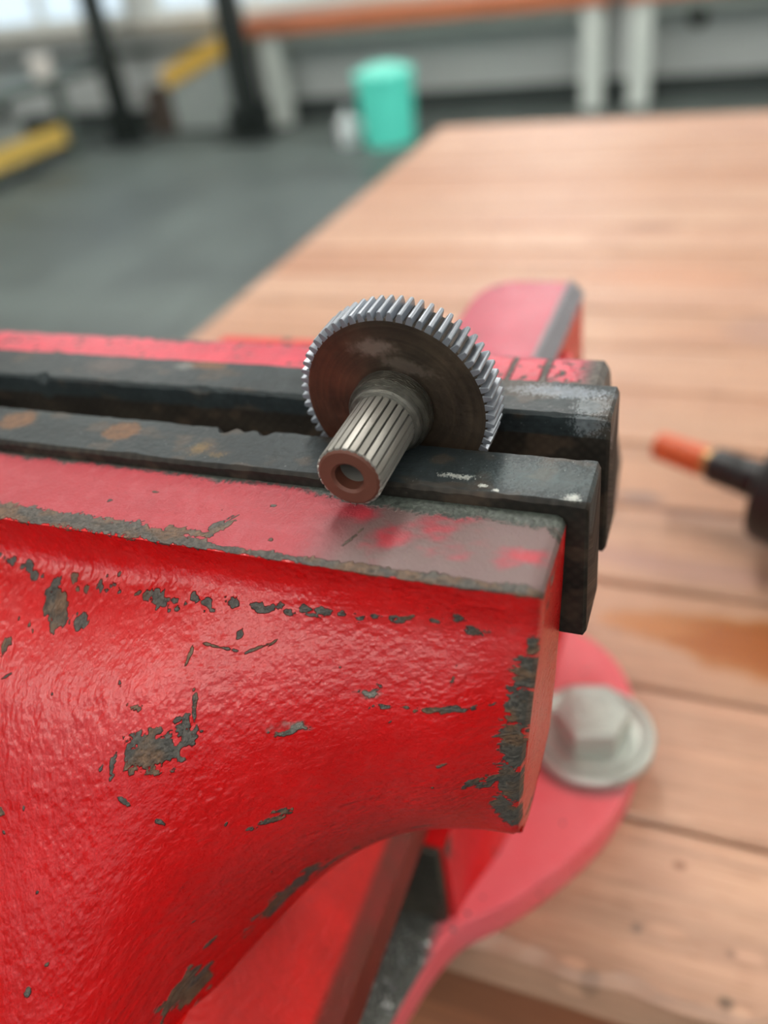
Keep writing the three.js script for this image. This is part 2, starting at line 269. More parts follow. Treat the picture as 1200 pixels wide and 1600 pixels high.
  const put = (field, x, y, rx, ry, ang, amp, rough = 0.9) => {   // x in mm (world), y = mm along the section
    const c = Math.cos(ang), s = Math.sin(ang), R = Math.max(rx, ry) * 2.2;
    const i0 = Math.max(0, Math.floor((x - R + 125) / 110 * TW)), i1 = Math.min(TW - 1, Math.ceil((x + R + 125) / 110 * TW)), j0 = Math.max(0, Math.floor((y - R) / VLmm * THt)), j1 = Math.min(THt - 1, Math.ceil((y + R) / VLmm * THt));
    for (let j = j0; j <= j1; j++) for (let i = i0; i <= i1; i++) {
      const X = (i + 0.5) / TW * 110 - 125 - x, Y = (j + 0.5) / THt * VLmm - y, a = (X * c + Y * s) / rx, b = (-X * s + Y * c) / ry, d = Math.sqrt(a * a + b * b);
      if (d < 2.2) { const n = (fbm((X + x) * 0.9 + 50, (Y + y) * 0.9 + 20, 4) - 0.5) * rough * 2.2; const v = (1.25 - d + n) * amp, q = j * TW + i; if (v > field[q]) field[q] = v; }
    }
  };
  for (const f of WEAR()) put(f[7] ? tintF : wear, ...f);
  const jm = maps(TW, THt, (u, v, o) => {
    const x = u * 110 - 125, y = v * VLmm, q = Math.min(THt - 1, Math.floor(v * THt)) * TW + Math.min(TW - 1, Math.floor(u * TW));
    const n = fbm(x * 0.12 + 4, y * 0.12, 4), peel = lerp(0.55, 1, smooth(0.35, 0.65, fbm(x * 0.13 + 11, y * 0.13, 3))) * (0.6 * vn(x * 0.85 + 9, y * 0.85) + 0.4 * vn(x * 1.9 + 4, y * 1.9 + 70) - 0.5) + 0.5, fine = fbm(x * 4, y * 4 + 7, 2), grit = fbm(x * 2.2, y * 2.2 + 3, 3);
    const TOPL = 15.3;                                  // the top face ends here
    let w = wear[q] + (grit - 0.5) * 0.5;
    const rightness = smooth(-60, -30, x);
    // worn strip along the top front edge
    const stripHalf = lerp(2.0, 0.7, smooth(-78, -58, x)) + 0.5 * rightness + 1.3 * (fbm(x * 0.35, 2, 3) - 0.45);
    w = Math.max(w, 1.2 - Math.abs(y - TOPL + lerp(0.9, -0.1, smooth(-78, -58, x))) / Math.max(0.25, stripHalf) + (grit - 0.5) * 0.9);
    // greasy strip where the jaw plate meets the top face
    const back = lerp(0.9, 3.2, smooth(-58, -38, x)) + 1.6 * (fbm(x * 0.3, 7, 3) - 0.5);
    const greaseBand = smooth(back + 0.6, back - 0.6, y + (grit - 0.5) * 1.5);
    // grey rubbed zone of the top face near the end
    const rub = y < TOPL ? smooth(-52, -40, x) * smooth(0.30, 0.62, fbm(x * 0.16 + 2, y * 0.22, 4) + 0.14 * smooth(-30, -18, x)) * 0.9 : 0;
    const chip = smooth(0.42, 0.5, w), halo = smooth(0.2, 0.42, w) * (1 - chip);
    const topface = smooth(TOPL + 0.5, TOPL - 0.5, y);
    let r = lerp(194, 166, topface) * (0.92 + 0.12 * n), g = lerp(0, 40, topface) + 3 * n, b = lerp(3, 52, topface) + 3 * n;  // pinker top face: overhead sheen painted in along with dusty fading
    const dustAndSheen = clamp(0.2 * smooth(TOPL + 7, TOPL + 12, y) * smooth(TOPL + 30, TOPL + 18, y) + 0.10 * smooth(0.5, 0.75, fbm(x * 0.5 + 30, y * 0.5, 4)) + 0.04 * halo); r = lerp(r, 200, dustAndSheen); g = lerp(g, 160, dustAndSheen); b = lerp(b, 154, dustAndSheen);  // dusty patches, and sheen of the ledge painted in as a pale band
    const sc = smooth(0.75, 0.83, fbm(x * 0.8 + y * 0.5, (y * 0.9 - x * 0.25) * 7, 2)) * 0.25 * topface; r = lerp(r, 130, sc); g = lerp(g, 60, sc); b = lerp(b, 60, sc);
    r = lerp(r, 96, rub * 0.9); g = lerp(g, 96, rub * 0.9); b = lerp(b, 90, rub * 0.9);
    const rusty = smooth(0.45, 0.7, fbm(x * 0.3 + 70, y * 0.3, 3)), cr = lerp(70, 92, rusty) * (0.6 + 0.8 * grit), cg = lerp(66, 70, rusty) * (0.6 + 0.8 * grit), cb = lerp(60, 52, rusty) * (0.6 + 0.8 * grit);
    r = lerp(r, cr, chip); g = lerp(g, cg, chip); b = lerp(b, cb, chip);
    r = lerp(r, 70 * (0.6 + 0.8 * grit), greaseBand); g = lerp(g, 76 * (0.6 + 0.8 * grit), greaseBand); b = lerp(b, 70 * (0.6 + 0.8 * grit), greaseBand);
    const t2 = clamp(tintF[q]); r = lerp(r, 128, t2 * 0.75); g = lerp(g, 126, t2 * 0.75); b = lerp(b, 116, t2 * 0.75);
    o[0] = r; o[1] = g; o[2] = b;
    o[3] = lerp(lerp(lerp(0.25, 0.45, topface) + 0.12 * fine, 0.5 + 0.2 * fine, chip), 0.55, Math.max(greaseBand, rub * 0.7));
    o[4] = lerp(0.62 + lerp(0.26, 0.1, topface) * (peel - 0.5) + 0.05 * fine, 0.22 + 0.25 * grit, Math.max(chip, greaseBand * 0.6));
  }, { wrap: THREE.MirroredRepeatWrapping });
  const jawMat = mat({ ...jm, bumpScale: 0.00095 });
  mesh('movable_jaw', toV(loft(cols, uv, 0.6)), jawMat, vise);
}
function WEAR() {   // [x, along, rx, ry, angle, strength, roughness, tint?] in millimetres over the movable jaw
  const L = [[-87.6, 25.7, 2.7, 2.5, 0.2, 1.3], [-82.2, 26.6, 1.2, 1, 0, 0.9], [-66.7, 42.2, 5, 2.7, 0.1, 1.4, 0.9], [-62.6, 40.6, 1.6, 1.9, 0.3, 1], [-63.4, 39.2, 0.9, 0.8, 0, 1], [-27.8, 43.4, 4.2, 0.8, 0.08, 1, 1.2], [-33.6, 42.4, 4.2, 0.6, 0.1, 0.75, 1.3],
    [-47.6, 43.8, 3.6, 0.8, -0.2, 0.55, 1.3], [-47.4, 43.4, 2.6, 0.7, 0.1, 1, 1.2, true], [-37.6, 39.2, 1.5, 1.3, 0.1, 0.55, 1.4], [-37.6, 39.6, 1.5, 0.8, 0.1, 0.9, 1.3, true], [-51.6, 59.2, 3.2, 0.7, 0.05, 0.85, 1.1], [-50, 58.2, 1.6, 0.5, 0.3, 0.8],
    [-54, 83, 5.2, 2.8, -0.5, 1.4, 0.9], [-49.6, 85.4, 3.6, 1.3, -0.3, 1, 1.1], [-41, 85.2, 4.2, 0.6, -0.1, 0.85, 1.2], [-35.6, 84, 2.6, 0.7, 0.1, 0.8, 1.2], [-22.8, 65, 1.6, 2.6, 0, 1, 1.1], [-25.4, 64.2, 1.4, 1.1, 0, 0.9, 1.2], [-65.4, 84, 1.8, 4.4, -0.2, 1.4, 0.9], [-62.8, 78, 1, 0.6, 0, 0.9], [-82.1, 62.6, 0.6, 0.5, 0, 1], [-79.8, 60.5, 0.45, 0.35, 0, 1],
    [-24.8, 27.6, 2.6, 1.1, 0.1, 0.6, 1.4], [-56.2, 28.4, 0.9, 0.8, 0.2, 0.9, 1.2], [-59, 30.2, 3.4, 0.28, 0.25, 0.8, 0.6], [-54, 30.9, 2.6, 0.28, -0.3, 0.8, 0.6], [-51.6, 30.2, 1, 0.25, -0.7, 0.8, 0.6], [-63, 31, 0.3, 2, 0.2, 0.85, 0.7], [-61.2, 38, 0.35, 3.2, -0.1, 0.9, 0.9], [-60.8, 41, 0.5, 1.4, 0, 0.8, 1],
    [-69.6, 47.4, 2.2, 0.3, 0.75, 0.85, 0.6], [-65, 52, 1, 0.3, 0.8, 0.85, 0.7], [-38, 54.5, 0.8, 0.7, 0, 0.7, 1.2], [-28.5, 56, 0.7, 0.5, 0, 0.7], [-30, 62, 0.6, 0.5, 0, 0.6], [-44, 60, 0.5, 1.4, 0.3, 0.45, 1.3], [-27, 37, 0.3, 2, 0.1, 0.6, 1],
    [-17.4, 29.5, 0.9, 4, -0.06, 0.75, 0.4], [-17.7, 36, 2.3, 6, -0.06, 1, 0.4], [-18.4, 45, 2.5, 8, -0.06, 1, 0.4], [-19.4, 56, 2.4, 9, -0.08, 1, 0.4], [-20.2, 67, 2.4, 9, -0.1, 1, 0.4], [-21.2, 79, 2.3, 9, -0.14, 1, 0.4],
    [-94, 30.5, 1, 2.2, 0.2, 0.55, 1.2], [-70, 36.2, 2.2, 1.2, 0.6, 0.42, 1.4], [-73, 33, 1.4, 0.4, 0.9, 0.6, 0.8], [-96, 34, 4, 0.22, -0.35, 0.7, 0.6], [-93, 33.5, 3, 0.2, -0.5, 0.6, 0.6], [-90, 46, 0.8, 0.7, 0, 0.6, 1.2], [-91, 48.5, 0.6, 0.9, 0, 0.6, 1.2],
    [-61.6, 11.6, 2.2, 2.6, 0.5, 0.75, 1.1], [-66.5, 13.4, 5, 1.1, 0, 0.85, 1.1], [-42.4, 10.4, 0.35, 3, 0.35, 0.8, 0.7], [-60.6, 9, 0.25, 3.4, 0.5, 0.55, 0.7], [-53, 12.6, 0.5, 0.4, 0, 0.7], [-82, 9, 0.7, 0.6, 0, 0.6], [-76, 5.6, 1, 0.4, 0, 0.6], [-56, 5.5, 0.8, 0.5, 0, 0.6], [-16.8, 3.6, 1, 0.7, 0.4, 0.8]];
  const r = rng(31);
  for (let i = 0; i < 46; i++) { const x = lerp(-104, -24, i / 46) + r(), q = smooth(-80, -62, x) * smooth(-26, -44, x); L.push([x, 22.2 + 3.4 * smooth(-104, -38, x) + (r() - 0.5) * 1.3, 0.7 + 1.5 * r() * (0.4 + 0.6 * q), 0.45 + 0.5 * r(), r() * 0.6 - 0.3, 0.5 + 0.5 * r() * (0.55 + q), 1.3]); }
  for (let i = 0; i < 34; i++) L.push([lerp(-108, -22, r()), lerp(18, 84, r()), 0.15 + 0.35 * r() * r(), 0.15 + 0.3 * r() * r(), r() * 3, 0.75, 1]);
  return L;
}
{ // ---- slide of the movable jaw
  const S = [[-49.5, -172], [-49.2, -160.5], [-50.2, -159], [-64, -139], [-66, -137], [-112, -137], [-128, -160], [-128, -172]];
  const sm = maps(512, 512, (u, v, o) => {
    const n = fbm(u * 16, v * 16, 4, 16), f = fbm(u * 90, v * 90, 2, 90), y = v; // v over the section
    const streak = smooth(0.05, 0.02, Math.abs(y - 0.125 + 0.02 * (n - 0.5)) - 0.02 * n), low = smooth(0.13, 0.1, y), w = Math.max(streak * (0.5 + 0.5 * n), low * 0.75);
    o[0] = lerp(200, 84, w) * (0.9 + 0.2 * n); o[1] = lerp(14, 40, w) * (0.9 + 0.2 * n); o[2] = lerp(8, 26, w); o[3] = lerp(0.4, 0.6, w); o[4] = 0.5 * f + 0.4 * n;
  });
  const cols = []; for (const z of [-200, -37]) cols.push(S.map(([x, y]) => [x, y, z]));
  // section in x, y swept along z
  const g = new THREE.BufferGeometry(), pos = [], uvs = [], idx = []; let acc = 0; const per = S.map((p, i) => { const q = S[(i + 1) % S.length], d = acc; acc += Math.hypot(p[0] - q[0], p[1] - q[1]); return d; }); per.push(acc);
  for (let j = 0; j <= S.length; j++) for (const z of [-200, -37]) { const p = S[j % S.length]; pos.push(p[0] / 1000, p[1] / 1000, z / 1000); uvs.push(z / 100, per[j] / 100); }
  for (let j = 0; j < S.length; j++) { const a = j * 2; idx.push(a, a + 2, a + 1, a + 1, a + 2, a + 3); }
  const tris = THREE.ShapeUtils.triangulateShape(S.map((p) => new THREE.Vector2(p[0], p[1])), []);
  for (const [z, f] of [[-200, 0], [-37, 1]]) { const at = pos.length / 3; for (const p of S) { pos.push(p[0] / 1000, p[1] / 1000, z / 1000); uvs.push(p[0] / 100, p[1] / 100); } for (const t of tris) idx.push(...(f ? [at + t[0], at + t[1], at + t[2]] : [at + t[0], at + t[2], at + t[1]])); }
  g.setAttribute('position', new THREE.Float32BufferAttribute(pos, 3)); g.setAttribute('uv', new THREE.Float32BufferAttribute(uvs, 2)); g.setIndex(idx);
  mesh('slide_bar', toV(creased(g, 0.5)), mat({ ...sm, bumpScale: 0.0003 }), vise);
}
{ // ---- jaw plates
  const steel = (spots, seed, edgeWear) => maps(2048, 384, (u, v, o) => {
    const x = -164 + u * 151, y = v * 68;                                // mm; y runs over the section: 0..10.6 is the top, then the back, the bottom, the front
    const n = fbm(x * 0.09 + seed, y * 0.2, 4), f = fbm(x * 1.3, y * 1.3 + seed, 3), sx = fbm(x * 0.25 + seed, y * 7, 2), g = fbm(x * 5, y * 5, 2), fleck = smooth(0.86, 0.92, fbm(x * 3 + 5, y * 3 + seed, 2)) * (y < 10 ? 1 : 0);
    const k = 0.7 + 0.35 * n + 0.3 * (f - 0.5) + 0.16 * (sx - 0.5);
    let r = 52 * k, gg = 60 * k, b = 62 * k; const face = y > 10.6 ? 1 : 0;
    if (face) { const kn = 0.75 + 0.25 * Math.abs(Math.sin((x + y) * 1.6) * Math.sin((x - y) * 1.6)); r = 46 * kn * (0.6 + 0.8 * n); gg = 42 * kn * (0.6 + 0.8 * n); b = 36 * kn * (0.6 + 0.8 * n); }
    const br = smooth(0.55, 0.72, fbm(x * 0.2 + 60 + seed, y * 0.3, 3)) * 0.45; r = lerp(r, 92, br); gg = lerp(gg, 74, br); b = lerp(b, 60, br);
    let pit = 0; for (const s of spots) { const d = Math.hypot((x - s[0]) / s[2], (y - s[1]) / s[3]) + (f - 0.5) * 0.6 + (g - 0.5) * (s[6] ? 0.3 : 1.5); if (d < 1.7) { const m = smooth(1.05, 0.8, d) * s[5]; r = lerp(r, s[4][0] * (0.75 + 0.5 * f), m); gg = lerp(gg, s[4][1] * (0.75 + 0.5 * f), m); b = lerp(b, s[4][2] * (0.75 + 0.5 * f), m); pit = Math.max(pit, m * (s[6] ?? 0)); } }
    r = lerp(r, 190, fleck * 0.5); gg = lerp(gg, 190, fleck * 0.5); b = lerp(b, 184, fleck * 0.5);
    o[0] = r; o[1] = gg; o[2] = b; o[3] = clamp((face ? 0.5 : 0.36) + 0.25 * (f - 0.5) + 0.12 * g + pit * 0.3); o[4] = 0.55 + 0.3 * (f - 0.5) + 0.06 * (sx - 0.5) - 0.3 * pit; o[5] = 0.2;
  }, { metal: true });
  // section loop from the top front edge backwards; z0 front, z1 back (mm)
  const plate = (z0, z1, y0, y1, xr, nick, seed) => {
    const cols = [], ch = 0.55, xs = []; for (let i = 0; i <= 300; i++) xs.push(lerp(-164, xr, i / 300)); xs.splice(0, 0, -164.5); xs.push(xr + 0.45);
    xs.forEach((x, i) => {
      const end = i === 0 || i === xs.length - 1 ? 0.6 : 0, n1 = (fbm(x * 0.5, seed, 3) - 0.5) * 0.5, n2 = (fbm(x * 0.6, seed + 9, 3) - 0.5) * 0.5, n3 = (fbm(x * 0.13, seed + 4, 2) - 0.5) * 0.25;
      let cf = ch + n1, cb = ch + n2; for (const [side, nx, w, dep] of nick) { const q = Math.max(0, 1 - Math.abs(x - nx) / w); if (side) cb += dep * Math.min(1, q * 1.6); else cf += dep * Math.min(1, q * 1.6); }
      cf = Math.max(0.15, cf); cb = Math.max(0.15, cb); const t = y1 - end + n3;
      const low = Math.max(0, (x - (xr - 0.5))) * 0;
      cols.push([[x, t, z0 - cf - end], [x, t, lerp(z0, z1, 0.5)], [x, t, z1 + cb + end], [x, t - cb, z1 + end * 0.6], [x, lerp(y0, y1, 0.5), z1 + end * 0.6], [x, y0 + 0.4 + end, z1 + end * 0.6], [x - low, y0 + end, z1 + 0.4 + end], [x, y0 + end, z0 - 0.4 - end], [x, y0 + 0.4 + end, z0 - end * 0.6], [x, lerp(y0, y1, 0.5), z0 - end * 0.6], [x, t - cf, z0 - end * 0.6]].map((p) => p.map((q) => q / 1000)));
    });
    const H = y1 - y0, W = z0 - z1, vs = [0.5, W / 2, W - 0.5, W + 0.6, W + H / 2, W + H - 0.6, W + H, 2 * W + H, 2 * W + H + 0.6, 2 * W + 1.5 * H, 2 * W + 2 * H - 0.4, 68];
    return toV(loft(cols, (i, j, p) => [(p[0] * 1000 + 164) / 151, vs[j] / 68], 0.5));
  };
  const BR = [112, 84, 64], brass = [112, 88, 52], W = [196, 198, 190];
  const nearM = steel([[-112, 6.6, 3.7, 3.3, BR, 0.95, 0.6], [-90, 6.4, 3.5, 3.1, BR, 0.95, 0.6], [-73.5, 3.9, 1.5, 1.7, brass, 0.7], [-69.5, 2.6, 1.6, 0.7, brass, 0.6], [-31.5, 3.4, 2.6, 0.6, W, 0.8], [-27.5, 1.8, 0.7, 0.45, W, 0.9], [-25.6, 1.0, 0.5, 0.4, W, 0.9], [-15.5, 1.0, 1.2, 1.2, [170, 172, 166], 0.9], [-20, 5, 9, 4, [80, 92, 92], 0.5]], 3, 1);  // the wide last spot paints in sheen near the right end
  const rearM = steel([[-87, 8.3, 4.2, 1.4, BR, 0.9, 0.5], [-92, 7.6, 2.2, 1.4, [150, 150, 146], 0.5], [-108, 6, 5, 3, [104, 84, 78], 0.5], [-22, 7, 8, 2, [140, 148, 158], 0.7], [-17, 3, 2.5, 3, [140, 146, 150], 0.6]], 31, 1);  // the last two spots paint in the bluish sheen of the right end
  mesh('jaw_plate', plate(-88.3, -99, -88.4, -65, -13.7, [[1, -72.1, 1.7, 1.5], [1, -64.9, 1.5, 1.3], [1, -68.6, 1.3, 0.5], [0, -84, 2, 0.3]], 2.2), mat({ ...nearM, bumpScale: 0.00022, specularIntensity: 0.6 }), vise);
  mesh('jaw_plate', plate(-110.3, -120.6, -90.5, -65, -14.2, [[0, -119.5, 1.6, 1.2], [0, -84, 2.5, 0.5], [0, -100, 2, 0.3]], 7.7), mat({ ...rearM, bumpScale: 0.00022, specularIntensity: 0.6 }), vise);
}
{ // ---- fixed jaw behind the plates
  const R = [[-120.8, -67.2], [-130, -67], [-133, -67.3], [-134.6, -69], [-137, -74], [-150, -93], [-158, -104], [-150, -112], [-135, -106], [-126, -101], [-120.8, -97]];
  const fm = maps(1024, 256, (u, v, o) => {
    const x = -164 + u * 150, y = v * 110, n = fbm(x * 0.2, y * 0.2, 4), g = fbm(x * 1.6, y * 1.6, 3), st = fbm(x * 0.15, y * 3, 3);
    const rightEnd = smooth(-23, -18.5, x), edge = smooth(2.3, 0.8, Math.abs(y - 13.3) + 2.4 * (fbm(x * 0.25, 3, 3) - 0.5)), front = smooth(1.5, 0.3, y + 1.6 * (g - 0.5));
    let cut = 0; for (const [cx, w] of [[-32.8, 0.6], [-27.0, 0.85]]) cut = Math.max(cut, smooth(w, w * 0.45, Math.abs(x - cx + (g - 0.5) * 0.5))); cut *= smooth(15, 13, y);
    const line = smooth(0.5, 0.15, Math.abs(y - 3.4 + (g - 0.5) * 0.6)) * smooth(-30, -26, x), chip = smooth(0.72, 0.75, fbm(x * 0.5 + 8, y * 0.7, 4)), blue = 0.8 * smooth(-70, -55, x) * smooth(3.5, 0.5, y) * smooth(0.62, 0.66, fbm(x * 0.7, y * 1.2 + 40, 3));
    const w = Math.max(edge * 0.9, front, cut, line, chip, blue, rightEnd * smooth(0.3, 0.5, g + rightEnd * 0.3));
    const scr = smooth(0.5, 0.75, st) * 0.25;
    const r = lerp(196, 170, scr), gg = lerp(52, 86, scr), b = lerp(72, 94, scr);
    o[0] = lerp(r * (0.9 + 0.2 * n), 82 * (0.6 + 0.8 * g), w); o[1] = lerp(gg * (0.9 + 0.2 * n), 76 * (0.6 + 0.8 * g), w); o[2] = lerp(b * (0.9 + 0.2 * n), 70 * (0.6 + 0.8 * g), w);
    o[3] = lerp(0.4, 0.6, w); o[4] = lerp(0.7 + 0.3 * (g - 0.5), 0.3 + 0.2 * g, w) - cut * 0.3;
  });
  const cols = [], xs = [-161.5, -160.5]; for (let i = 1; i < 60; i++) xs.push(lerp(-160.5, -18, i / 60)); xs.push(-18, -17);
  const vs = []; let acc = 0; R.forEach((p, i) => { const q = R[(i + 1) % R.length]; vs.push(acc); acc += Math.hypot(p[0] - q[0], p[1] - q[1]); }); vs.push(acc);
  xs.forEach((x, i) => { const ins = i === 0 || i === xs.length - 1 ? 0.9 : 0, cut = 0.35 * Math.max(smooth(0.8, 0.2, Math.abs(x + 32.8)), smooth(0.9, 0.2, Math.abs(x + 27))); cols.push(R.map(([z, y], j) => [x / 1000, (y + (ins ? (y > -90 ? -ins : ins) : 0) - (j < 3 ? cut : 0)) / 1000, (z + (ins ? (z < -126 ? ins : 0) : 0)) / 1000])); });
  mesh('fixed_jaw', toV(loft(cols, (i, j, p) => [(p[0] * 1000 + 164) / 150, vs[j] / 110], 0.7)), mat({ ...fm, bumpScale: 0.0006 }), vise);

  // anvil arm behind the fixed jaw, its right edge worn to bare metal
  const sh = new THREE.Shape(); sh.moveTo(-0.067, 0.136); sh.lineTo(-0.067, 0.222); sh.quadraticCurveTo(-0.0665, 0.2365, -0.056, 0.2365); sh.lineTo(-0.0425, 0.2365); sh.lineTo(-0.0425, 0.136); sh.closePath();
  const ag = new THREE.ExtrudeGeometry(sh, { depth: 0.045, bevelEnabled: true, bevelSize: 0.0012, bevelThickness: 0.0012, bevelSegments: 3, curveSegments: 12 }).rotateX(-Math.PI / 2).translate(0, -0.095 - 0.0465, 0);
  mesh('anvil', toV(boxUV(ag, 0.12)), pinkRed, vise);
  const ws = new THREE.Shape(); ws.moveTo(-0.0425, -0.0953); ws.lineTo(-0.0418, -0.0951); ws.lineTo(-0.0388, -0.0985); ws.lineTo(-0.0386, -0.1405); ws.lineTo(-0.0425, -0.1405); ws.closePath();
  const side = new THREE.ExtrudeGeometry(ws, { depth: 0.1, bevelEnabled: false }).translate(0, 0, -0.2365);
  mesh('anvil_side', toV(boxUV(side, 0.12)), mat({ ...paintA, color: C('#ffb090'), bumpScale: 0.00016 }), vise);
  const we = new THREE.Shape(); we.moveTo(-0.0428, -0.0948); we.lineTo(-0.0416, -0.0948); we.lineTo(-0.0383, -0.0986); we.lineTo(-0.0386, -0.0992); we.closePath();
  mesh('worn_edge', toV(boxUV(new THREE.ExtrudeGeometry(we, { depth: 0.1, bevelEnabled: false }).translate(0, 0, -0.2366), 0.1)), mat({ color: C('#77757a'), roughness: 0.55, bumpMap: greasyMaps.bumpMap, bumpScale: 0.0004 }), vise).userData.label = 'bare grey worn edge of the anvil';

  // body under the jaws with the channel for the slide
  const BS = new THREE.Shape(); BS.moveTo(-0.1334, -0.2148); BS.lineTo(-0.1334, -0.174); BS.lineTo(-0.0452, -0.174); BS.lineTo(-0.0446, -0.186); BS.quadraticCurveTo(-0.0442, -0.1985, -0.0375, -0.2032); BS.lineTo(-0.0375, -0.2148); BS.closePath();
  const flare = (g) => { const p = g.attributes.position; for (let i = 0; i < p.count; i++) { const x = p.getX(i), z = p.getZ(i); if (x > -0.0446) p.setX(i, -0.0446 + (x + 0.0446) * smooth(-0.0995, -0.128, z)); } g.computeVertexNormals(); return g; };
  mesh('fixed_body', toV(boxUV(creased(flare(new THREE.ExtrudeGeometry(BS, { depth: 0.125, steps: 24, bevelEnabled: false, curveSegments: 12 }).translate(0, 0, -0.2255)), 0.7), 0.12)), red, vise);
  mesh('channel_face', toV(boxUV(rbox(-0.132, -0.0462, -0.2042, -0.1745, -0.102, -0.0985, 0.001), 0.1)), greasy, vise);
  const riser = new THREE.Shape(); riser.moveTo(-0.1334, -0.174); riser.lineTo(-0.140, -0.104); riser.lineTo(-0.038, -0.104); riser.lineTo(-0.0452, -0.174); riser.closePath();
  mesh('jaw_riser', toV(boxUV(new THREE.ExtrudeGeometry(riser, { depth: 0.07, bevelEnabled: true, bevelSize: 0.002, bevelThickness: 0.002, bevelSegments: 3 }).translate(0, 0, -0.205), 0.12)), red, vise);

  // base plate with lugs
  const half = [[0, -37], [16, -39.5], [28, -47], [35, -59], [37.5, -72], [39, -80], [41.5, -89], [46, -98.5], [56, -108.5], [66, -121], [75, -136], [79.5, -150], [80.5, -163], [78, -177], [73, -190], [65, -200], [55, -206], [48, -213], [41, -224], [25, -236], [0, -241]];
  const right = new THREE.CatmullRomCurve3(half.map((p) => new THREE.Vector3(p[0], p[1], 0)), false, 'centripetal').getPoints(90), bs = new THREE.Shape();
  right.forEach((p, i) => (i ? bs.lineTo((p.x + XC * 1000 - 1.2) / 1000, -p.y / 1000) : bs.moveTo((p.x + XC * 1000) / 1000, -p.y / 1000)));
  [...right].reverse().slice(1, -1).forEach((p) => bs.lineTo((-p.x + XC * 1000 + 1.2) / 1000, -p.y / 1000)); bs.closePath();
  const bg = creased(new THREE.ExtrudeGeometry(bs, { depth: 0.0084, bevelEnabled: true, bevelSize: 0.0012, bevelThickness: 0.0014, bevelSegments: 4, curveSegments: 4 }).rotateX(-Math.PI / 2).translate(0, -0.2135, 0), 0.6);
  const p = bg.attributes.position, a = bg.attributes.uv; const bn = bg.attributes.normal; for (let i = 0; i < p.count; i++) a.setXY(i, (p.getX(i) + 0.18 + (bn.getY(i) < 0.6 ? 0.02 : 0) + (p.getY(i) + 0.203) * 0.5) / 0.18, -(p.getZ(i) + 0.03) / 0.215);
  const bm = maps(1024, 1024, (u, v, o) => {
    const x = u * 180 - 180, z = -v * 215 - 30, n = fbm(x * 0.15, z * 0.15, 4), g = fbm(x * 1.2, z * 1.2, 3), dirt = smooth(-47, -50, x + 3 * (g - 0.5)) * smooth(-112, -102, z), ring = smooth(3, 0.5, Math.abs(Math.hypot(x + 22, z + 163) - 18)) * 0.6, chip = smooth(0.8, 0.82, fbm(x * 0.4, z * 0.4, 4));
    const w = Math.max(dirt, chip, ring * 0.7);
    o[0] = lerp(234, 84 * (0.6 + 0.8 * g), w); o[1] = lerp(92 + 16 * n, 86 * (0.6 + 0.8 * g), w); o[2] = lerp(100 + 16 * n, 80 * (0.6 + 0.8 * g), w); o[3] = lerp(0.36, 0.65, w); o[4] = 0.5 + 0.4 * (g - 0.5);  // pinkish base: sheen from above put into the dusty red paint
  }, { wrap: THREE.ClampToEdgeWrapping });
  mesh('base_plate', toV(bg), mat({ ...bm, bumpScale: 0.0004 }), vise);
}

{ // bright filings swept into the front of the base plate: nobody could count them
  const r = rng(12), im = new THREE.InstancedMesh(new THREE.TetrahedronGeometry(0.00045, 0), plain('#a9aaa6', 0.35, { metalness: 0.7 }), 260), m = new THREE.Matrix4(), q = new THREE.Quaternion(), e = new THREE.Euler();
  for (let i = 0; i < 260; i++) { const z = -0.094 + 0.036 * r(), x = lerp(-0.062, z < -0.088 ? -0.0485 : -0.052, Math.sqrt(r())); e.set(r() * 6, r() * 6, r() * 6); m.compose(new THREE.Vector3(x, EYE - 0.2036 + 0.0002 * r(), z), q.setFromEuler(e), new THREE.Vector3(0.5 + r() * 1.6, 0.4 + r() * 0.5, 0.5 + r())); im.setMatrixAt(i, m); }
  im.name = 'metal_filings'; im.userData.kind = 'stuff'; tag(im, 'scattered bright metal filings on the greasy front of the vise base', 'filings'); im.castShadow = im.receiveShadow = true; scene.add(im);
}

// ---------------------------------------------------------------- bolt and cupped washer on the lug
{
  const g = thing('mounting_bolt', 'galvanised hex bolt with wide cupped washer fixing the red vise lug to the bench', 'bolt', [-0.022, EYE - 0.2034, -0.163]);
  const zinc = mat({ ...maps(256, 256, (u, v, o) => { const n = fbm(u * 10, v * 10, 4, 10); o[0] = 172 + 36 * n; o[1] = 176 + 36 * n; o[2] = 168 + 36 * n; o[3] = 0.4 + 0.2 * n; o[4] = n; o[5] = 0.55; }, { metal: true }), bumpScale: 0.0003 });
  const prof = [[6, 0], [17.2, 0], [17.7, 0.5], [17.8, 2.6], [17.2, 3.4], [16.2, 3.5], [15.2, 3.0], [13.6, 2.2], [11, 2.4], [6, 2.6], [6, 0]].map(([x, y]) => new THREE.Vector2(x / 1000, y / 1000));
  mesh('washer', creased(new THREE.LatheGeometry(prof, 56), 0.5), zinc, g);
  const hex = new THREE.Shape(); for (let i = 0; i < 6; i++) { const t = i * Math.PI / 3 + 0.25; hex[i ? 'lineTo' : 'moveTo'](0.0096 * Math.cos(t), 0.0096 * Math.sin(t)); } hex.closePath();
  const head = creased(mergeVertices(new THREE.ExtrudeGeometry(hex, { depth: 0.0076, bevelEnabled: true, bevelSize: 0.0011, bevelThickness: 0.0012, bevelSegments: 4 }).rotateX(-Math.PI / 2).translate(0, 0.0036, 0)), 0.5);
  const crown = new THREE.LatheGeometry([[0, 13.2], [5, 13.1], [7.8, 12.5], [8.8, 11.6], [9.0, 11.0]].map(([x, y]) => new THREE.Vector2(x / 1000, y / 1000)).reverse(), 40);
  mesh('bolt_head', mergeGeometries([head.index ? head.toNonIndexed() : head, crown.toNonIndexed()]), zinc, g);
}

